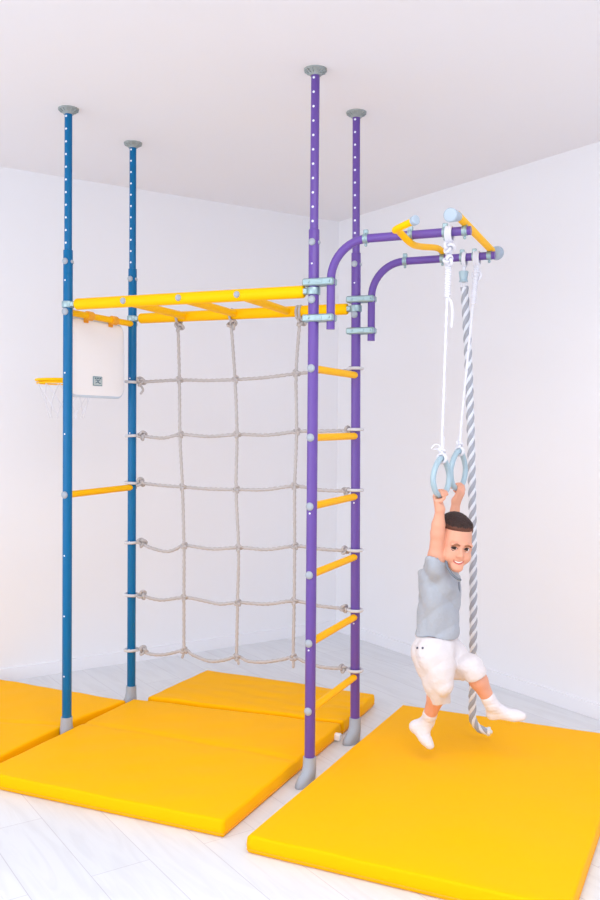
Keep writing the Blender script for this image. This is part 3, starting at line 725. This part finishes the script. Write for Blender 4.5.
# legs
hipR, hipL = at(430.5, 655, YB-.055), at(446, 655, YB+.06)
knR, anR = at(441, 683, YB-.080), at(427.6, 721, YB+.03)
knL, anL = at(471.5, 668, YB-.045), at(491.5, 704, YB-.02)
for hip, kn, an in ((hipR, knR, anR), (hipL, knL, anL)):
    B.cone(hip, kn, .058, .037, .025); B.cone(kn, kn+(an-kn)*.35, .036, .0335, .012); B.cone(kn+(an-kn)*.35, an, .0335, .0215, .015)
toeR, heelR = at(430.3, 745.5, YB+.00), at(415.5, 726.5, YB+.05)
toeL, heelL = at(522.5, 716, YB-.03), at(492.5, 713.5, YB+.00)
def foot(S, an, toe, heel, g=0., skin=True):
    ball = heel+(toe-heel)*.72
    S.cone(heel, ball, .0185+g, .0165+g, .012); S.cone(ball, toe, .0165+g, .0115+g, .01); S.cone(an, heel, .0205+g, .0185+g, .014); S.cone(an, heel+(toe-heel)*.55, .0195+g, .0145+g, .016)
    dirf = n3(toe-heel); sd = n3(dirf.cross(n3(an-heel))); S.cone(ball+sd*.010, toe+sd*.007-dirf*.006, .0135+g, .010+g, .01); S.cone(ball-sd*.010, toe-sd*.008-dirf*.012, .0135+g, .0095+g, .01)
foot(B, anR, toeR, heelR); foot(B, anL, toeL, heelL)
# head
hax = (Rr, F_, Uh)
HS = SDF()
def head_prims(S, g=0.):
    S.ell(hp(-.004, -.016, .020), hax, ((.0685+g)*HK, (.084+g)*HK, (.0755+g)*HK), .02)
    S.ell(hp(0, .012, -.045), hax, ((.0575+g)*HK, (.062+g)*HK, (.074+g)*HK), .03)
HD = SDF(); head_prims(HD)
for s in (-1, 1):
    HD.ell(hp(s*.033, .040, -.062), hax, (.0215, .025, .022), .018)             # smiling cheeks
    HD.ell(hp(s*.069, -.012, -.030), hax, (.007, .017, .024), .005)            # ears
    HD.ell(hp(s*.073, -.008, -.027), hax, (.004, .009, .014), .004, 's')
    HD.ell(hp(s*.0265, .074, -.012), hax, (.020, .010, .007), .014)            # brow ridge
    HD.ell(hp(s*.0250, .0835, -.0295), hax, (.0155, .013, .0095), .010, 's')   # eye sockets
HD.ell(hp(0, .052, -.106), hax, (.024, .024, .018), .016)                     # chin
HD.cone(hp(0, .070, -.028), hp(0, .0835, -.054), .0055, .0090, .010)          # nose
for s in (-1, 1): HD.ell(hp(s*.0095, .0775, -.0565), hax, (.0065, .0075, .0060), .005)
for s in (-1, 1): HD.ell(hp(s*.0050, .0830, -.0630), hax, (.0028, .004, .0025), .002, 's')
# smiling mouth: an opening between two lips
mth = [(-.0215, -.0785), (-.012, -.0835), (0, -.0855), (.012, -.0835), (.0215, -.0785)]
def surf(x, z):
    lo_, hi_ = .02, .12
    for _ in range(26):
        m = (lo_+hi_)/2
        if HD.at(np.array([hp(x, m, z)]))[0] < 0: lo_ = m
        else: hi_ = m
    return (lo_+hi_)/2
for i in range(4):
    a, b = mth[i], mth[i+1]; HD.cone(hp(a[0], surf(*a)+.002, a[1]), hp(b[0], surf(*b)+.002, b[1]), (.0022, .0040, .0040, .0040)[i], (.0040, .0040, .0040, .0022)[i], .003, 's')
mouth_y = surf(0, -.072)
B.p.append(('g', HD, None, 0, 0, .005, 'u'))
V, Q = B.mesh(.0025)
hc_ = np.array(headc); axm = np.array([list(Rr), list(F_), list(Uh)])
def skin_mat(Cn):
    L_ = (Cn-hc_)@axm.T; x, y, z = L_.T
    x, y, z = x/HK, y/HK, z/HK; arc_ = -.0855+.0070*np.minimum(1, np.abs(x)/.0215)**2
    face = (y > .045) & (np.abs(x) < .0225)
    lip = face & (np.abs(z-arc_) < .0068-.10*np.abs(x)) & (np.abs(z-arc_) > .0)
    return np.where(lip, 1, 0)
person = sdf_obj('person', V, Q, ['skin', 'lips'], None, skin_mat, 1)
tag(person, 'small boy in grey shirt and white shorts smiling while hanging from the two rings', 'person')
def kid(name, mb, mats, sharp=60, label=None, parent=None):
    o = mb.build(name, mats, None, sharp); o.parent = parent or person
    if label: o['label'] = label
    return o
# eyes
for s in (-1, 1):
    mb = MB(); c = hp(s*.0250, .0600, -.0300); look = n3(Vector((0, 0, EYE))-c+Vector((-.4, 0, 0))); a = n3(Rr-look*Rr.dot(look)); b = look.cross(a)
    sph(mb, c, .0122, (1, 1, 1), (a, b, look), 20, 14)
    fs = len(mb.f); mb.m = [1 if i < 20*4 else 0 for i in range(fs)]
    eye = kid('eye', mb, ['eyew', 'iris'], 180)
    mb = MB(); up_ = []; lo2 = []
    for k in range(9):
        q = -1+2*k/8; x = s*.0250+q*.0135
        up_.append(hp(x, 0, -.0300+.0072*(1-q*q)+.0004)); lo2.append(hp(x, 0, -.0300-.0052*(1-q*q)))
    def proj(p):
        L_ = p-headc; x, z = L_.dot(Rr)/HK, L_.dot(Uh)/HK; return hp(x, max(surf(x, z), .0600+math.sqrt(max(0, .0128**2-(x-s*.025)**2-(z+.03)**2))), z)
    U2 = [proj(p) for p in up_]; L2 = [proj(p) for p in lo2]
    tube(mb, U2, [.0006+.0010*math.sin(PI*k/8) for k in range(9)], 8, 0); kid('upper_lid_line', mb, ['lash'], 180, parent=eye)
    mb = MB(); tube(mb, L2, [.0008+.0010*math.sin(PI*k/8) for k in range(9)], 8, 0); kid('lower_lid', mb, ['skin'], 180, parent=eye)
    mb = MB(); pts = []
    for k in range(9):
        q = k/8; x = s*(.010+.031*q); z = -.0150+.0050*math.sin(PI*min(1, q*1.1))-.002*q; pts.append(hp(x, surf(x, z)+.0004, z))
    tube(mb, pts, [.0018+.0022*math.sin(PI*min(1, .15+k/8*.85)) for k in range(9)], 8); kid('eyebrow', mb, ['brow'], 180)
mb = MB(); up_, dn = [], []
for k in range(13):
    q = -1+2*k/12; x = q*.0180; z = -.0838+.0058*q*q; y = surf(x, z+.010)-.0030
    up_.append(hp(x, y, z+.0024*(1-q**4)+.0006)); dn.append(hp(x, y-.001, z-.0022*(1-q*q)))
vs = up_+dn; vb = [p-F_*.004 for p in vs]; n = 13
fs = [(k, k+1, n+k+1, n+k) for k in range(12)]+[(2*n+k, 3*n+k, 3*n+k+1, 2*n+k+1) for k in range(12)]+[(k, 2*n+k, 2*n+k+1, k+1) for k in range(12)]+[(n+k, n+k+1, 3*n+k+1, 3*n+k) for k in range(12)]+[(0, n, 3*n, 2*n), (n-1, 3*n-1, 4*n-1, 2*n-1)]
mb.add(vs+vb, fs); kid('teeth', mb, ['teeth'])
# hair: cropped sides, thicker top
Hh = SDF(); head_prims(Hh, .0035)
Hh.ell(hp(-.006, -.016, .038), hax, (.0610, .076, .0650), .02)
Hh.ell(hp(.004, .036, .066), hax, (.040, .028, .018), .02)
def hair_line(x, y):
    line = np.where(y > .020, .047+.12*np.maximum(0, np.abs(x)-.036), np.where(y > -.025, .048-(.020-y)*.75, .014-(-.025-y)*2.4)); return np.maximum(line, -.085)
def fade(P):
    L_ = (P-hc_)@axm.T/HK; return np.where(L_[:, 2]-hair_line(L_[:, 0], L_[:, 1]) < .008+.004*np.sin(L_[:, 0]*190)*np.sin(L_[:, 0]*431+1), 1, 0)
def hair_cut(P):
    L_ = (P-hc_)@axm.T/HK; x, y, z = L_.T; line = hair_line(x, y)
    return .9*np.maximum(0, line-z)+.0012*np.sin(x*700+y*300)*np.sin(z*500+y*420)
V, Q = Hh.mesh(.003, hair_cut)
hair = sdf_obj('hair', V, Q, ['hair', 'hairfade'], person, fade, 1); hair['label'] = 'short dark brown hair'
# shirt
def folds(amp, fr, ph=0.):
    def f(P):
        L_ = P-np.array(chest); a = L_@np.array(fac); l = L_@np.array(lat); z = L_[:, 2]
        return amp*((1-1.6*np.abs(np.sin(a*fr*.5+z*fr*.30+ph+1.5*np.sin(l*16+z*9))))*.8+np.sin(l*fr*.8-z*fr*.35+1.3)*.5+.5*(1-1.5*np.abs(np.sin(z*fr*.55-a*30+ph*2))))
    return f
T = SDF(); hem = at(436, 634, YB)
T.ell(chest+tilt*.004, (ty, tx, tilt), (.070, .098, .118), .02)
T.ell(chest+tilt*.058, (ty, tx, tilt), (.052, .095, .048), .03)
T.ell((chest+pelvis)/2-tilt*.01, (ty, tx, tilt), (.074, .092, .12), .04)
T.ell(pelvis+tilt*.02, (ty, tx, tilt), (.080, .099, .085), .04)
T.cone(shR+(elR-shR)*.02-UP*.015, shR+(elR-shR)*.62, .044, .0425, .03)
T.cone(shL+(elL-shL)*.02-UP*.015, shL+(elL-shL)*.42, .048, .0455, .03)
T.cone(at(428, 557, YB-.04), at(426, 572, YB-.03), .019, .026, .03)          # sleeve cloth bunched behind the shoulder
T.cone(at(429, 550, YB-.060), at(425.5, 565, YB-.05), .015, .022, .02)
sc_ = at(437.5, 556.5, YB-.085); nn = Vector((.70, -.30, .68)).normalized(); T.cone(sc_+nn*.060, sc_+nn*.060, .060, .060, .004, 's')
T.cone(chest+tilt*.075, hp(0, -.035, -.085), .050, .046, .02)
T.half(hem, -tilt*1.0+ty*.0, .002, 's')
T.half(hp(0, .0, -.098)+F_*.01, Uh*1.-F_*.75, .006, 's')
for sh, el in ((shR, elR), (shL, elL)):
    d = (el-sh); T.cone(sh+d*.22, sh+d*.95, .0330, .0350, .004, 's')
T.cone(hp(0, -.02, -.09), hp(0, .01, -.03), .043, .06, .004, 's')
V, Q = T.mesh(.003, folds(.0058, 58.))
shirt = sdf_obj('shirt', V, Q, ['shirt'], person, None, 1); shirt['label'] = 'light grey short-sleeved shirt'
# collar and open placket; the open neck's shadow is put into their darker grey
neck = hp(0, -.02, -.100)
mb = MB(); pts = []
for k in range(25):
    q = PI*(-.10+1.2*k/24); 
cpx = [(446, 560, -.10), (447.5, 567, -.115), (451.5, 573.5, -.125), (457, 578.5, -.125), (461.0, 580.0, -.115)]
tube(mb, spline([at(u, v, YB+dy) for u, v, dy in cpx], 6), [.003]*1+[.0046]*23+[.003], 10, flat=1.)
kid('collar', mb, ['collar'], 180, 'darker grey collar')
def on_shirt(u, v, lift=.001):
    D = (at(u, v, 1.)-Vector((0, 0, EYE))); lo_, hi_ = 3.0, YB+.05; ts = np.linspace(3.05, YB+.12, 400); P = np.array([list(D*t+Vector((0, 0, EYE))) for t in ts]); f = T.at(P)+0
    i = np.argmax(f < .0); return Vector(P[i])-D.normalized()*lift
mb = MB(); tube(mb, spline([on_shirt(459, 582), on_shirt(459.3, 589), on_shirt(460, 597)], 5), .0022, 6); kid('placket', mb, ['collar'], 180)
# shorts
K = SDF(); wz = at(436, 632.5, YB)
K.ell(pelvis+tilt*.008, (ty, tx, tilt), (.077, .096, .078), .03)
K.ell(pelvis-tilt*.035, (ty, tx, tilt), (.075, .093, .060), .03)
hemR, hemL = knR+(anR-knR)*.44, knL+(anL-knL)*.14
K.cone(hipR, knR, .066, .0440, .05); K.cone(hipR+(knR-hipR)*.3+fac*.01, at(439.5, 706, YB-.035), .056, .0370, .04)
K.cone(hipL, knL, .066, .0400, .05); K.cone(knL, hemL+(anL-knL)*.06, .0395, .0390, .03); K.cone(at(452, 668, YB-.01), at(464, 673, YB-.03), .030, .022, .03)
K.cone(at(421, 650, YB-.03), at(425, 668, YB-.05), .022, .018, .02)
dR, dL = n3(anR-knR), n3(anL-knL)
K.half(wz, tilt, .003, 's')
for kn, hm, d, an, r0 in ((knR, hemR, dR, anR, .0350), (knL, hemL, dL, anL, .0345)):
    K.cone(hm-d*.010, hm+d*.05, r0, r0+.001, .003, 's')
    cc = (at(439.5, 701, YB-.04)+Vector((.005, .0, -.15))) if kn is knR else hm+d*.15
    K.cone(cc, cc, .15, .15, .003, 's')
V, Q = K.mesh(.003, folds(.0050, 62., .8))
shorts = sdf_obj('shorts', V, Q, ['shorts'], person, None, 1); shorts['label'] = 'white knee-length shorts'
def on_k(u, v, lift=.001):
    D = (at(u, v, 1.)-Vector((0, 0, EYE))); ts = np.linspace(3.05, YB+.12, 400); P = np.array([list(D*t+Vector((0, 0, EYE))) for t in ts]); f = K.at(P); i = np.argmax(f < 0); return Vector(P[i])-D.normalized()*lift
mb = MB(); tube(mb, [hm_ for hm_ in spline([on_k(u, v, .004) for u, v in ((414.5, 645), (418, 646.5), (423, 646.5), (427, 645))], 4)], .0018, 6)
tube(mb, spline([on_k(u, v, .004) for u, v in ((415, 654), (419, 656.5), (424, 656.5), (427, 654))], 4), .0018, 6); kid('pocket_seam', mb, ['shorts'], 180, parent=shorts)
for u, v in ((417.3, 648), (422.6, 648), (450.3, 635.5), (454.8, 636.5)):
    mb = MB(); p = on_k(u, v, .0055); sph(mb, p, .0044, seg=10, rings=6); kid('button', mb, ['button'], 180, parent=shorts)
mb = MB(); wb = [pelvis+tilt*((wz-pelvis).dot(tilt)-.012)+ty*.0745*math.cos(2*PI*k/32)+tx*.0935*math.sin(2*PI*k/32) for k in range(32)]
tube(mb, wb, .0042, 8, closed=True); kid('waistband', mb, ['shorts'], 180, parent=shorts)
# socks
for an, toe, heel, kn, lab in ((anR, toeR, heelR, knR, 'white sock on the foot above the mat'), (anL, toeL, heelL, knL, 'white sock on the raised foot')):
    S_ = SDF(); foot(S_, an, toe, heel, .0035); S_.cone(an, an+(kn-an)*.17, .0245, .0268, .01); S_.cone(an+(kn-an)*.15, an+(kn-an)*.19, .0282, .0282, .003)
    V, Q = S_.mesh(.003, lambda P: .0008*np.sin(P[:, 2]*420+P[:, 0]*200)*np.sin(P[:, 0]*300))
    so = sdf_obj('sock', V, Q, ['sock'], person, None, 1); so['label'] = lab
# ------------------------------------------------------------------ light, camera, view
def area(name, a, b, z, sa, sz, nrm, power, col):
    l = bpy.data.lights.new(name, 'AREA'); l.shape = 'RECTANGLE'; l.size = sa; l.size_y = sz; l.energy = power; l.color = col
    o = bpy.data.objects.new(name, l); C.objects.link(o); p = rp(a, b, z); nrm = nrm.normalized()
    o.rotation_euler = nrm.to_track_quat('-Z', 'Y').to_euler(); o.location = p
area('added_daylight', LO_A-.05, (W1[0]+W1[1])/2, (W1[2]+W1[3])/2, W1[1]-W1[0], W1[3]-W1[2], NL, 44, (.95, .97, 1))  # daylight sources added in the unseen openings
area('added_daylight', (W2[0]+W2[1])/2, LO_B-.05, (W2[2]+W2[3])/2, W2[1]-W2[0], W2[3]-W2[2], NR, 128, (.94, .97, 1))
# unseen ceiling panel, added to bring in light from above
lamp = empty('added_light_panel', (.35, 1.35, H-.06), label='wide square white light panel added on the ceiling out of view', cat='added light')
mb = MB(); c = Vector((.35, 1.35, H-.03)); obox(mb, c, Vector((1.05, 0, 0)), Vector((0, 1.05, 0)), UP*.028, .01); part(mb, 'housing', 'winframe', lamp)
l = bpy.data.lights.new('added_panel_light', 'AREA'); l.shape = 'SQUARE'; l.size = 2.0; l.energy = 48; l.color = (1, .975, .97); lo = bpy.data.objects.new('added_panel_light', l); C.objects.link(lo); lo.location = (.35, 1.35, H-.062)
w = bpy.data.worlds.new('sky'); bpy.context.scene.world = w; w.use_nodes = True
w.node_tree.nodes['Background'].inputs[0].default_value = (.9, .95, 1, 1); w.node_tree.nodes['Background'].inputs[1].default_value = .5
cam = bpy.data.cameras.new('camera'); co = bpy.data.objects.new('camera', cam); C.objects.link(co)
cam.sensor_fit = 'HORIZONTAL'; cam.sensor_width = 36; cam.lens = FP/600*36; cam.clip_start = .05
right = Vector((CR, SP*SR, CP*SR)); down = Vector((SR, -SP*CR, -CP*CR)); fwd = Vector((0, CP, -SP))
mw = Matrix.Identity(4)
for i in range(3): mw[i][0] = right[i]; mw[i][1] = -down[i]; mw[i][2] = -fwd[i]
mw[2][3] = EYE; co.matrix_world = mw
sc = bpy.context.scene; sc.camera = co
sc.view_settings.view_transform = 'Standard'; sc.view_settings.look = 'None'; sc.view_settings.exposure = -.05; sc.view_settings.gamma = 1.; sc.view_settings.use_curve_mapping = False
sc.cycles.max_bounces = 10; sc.cycles.diffuse_bounces = 8; sc.cycles.use_denoising = True; sc.cycles.sample_clamp_indirect = 6
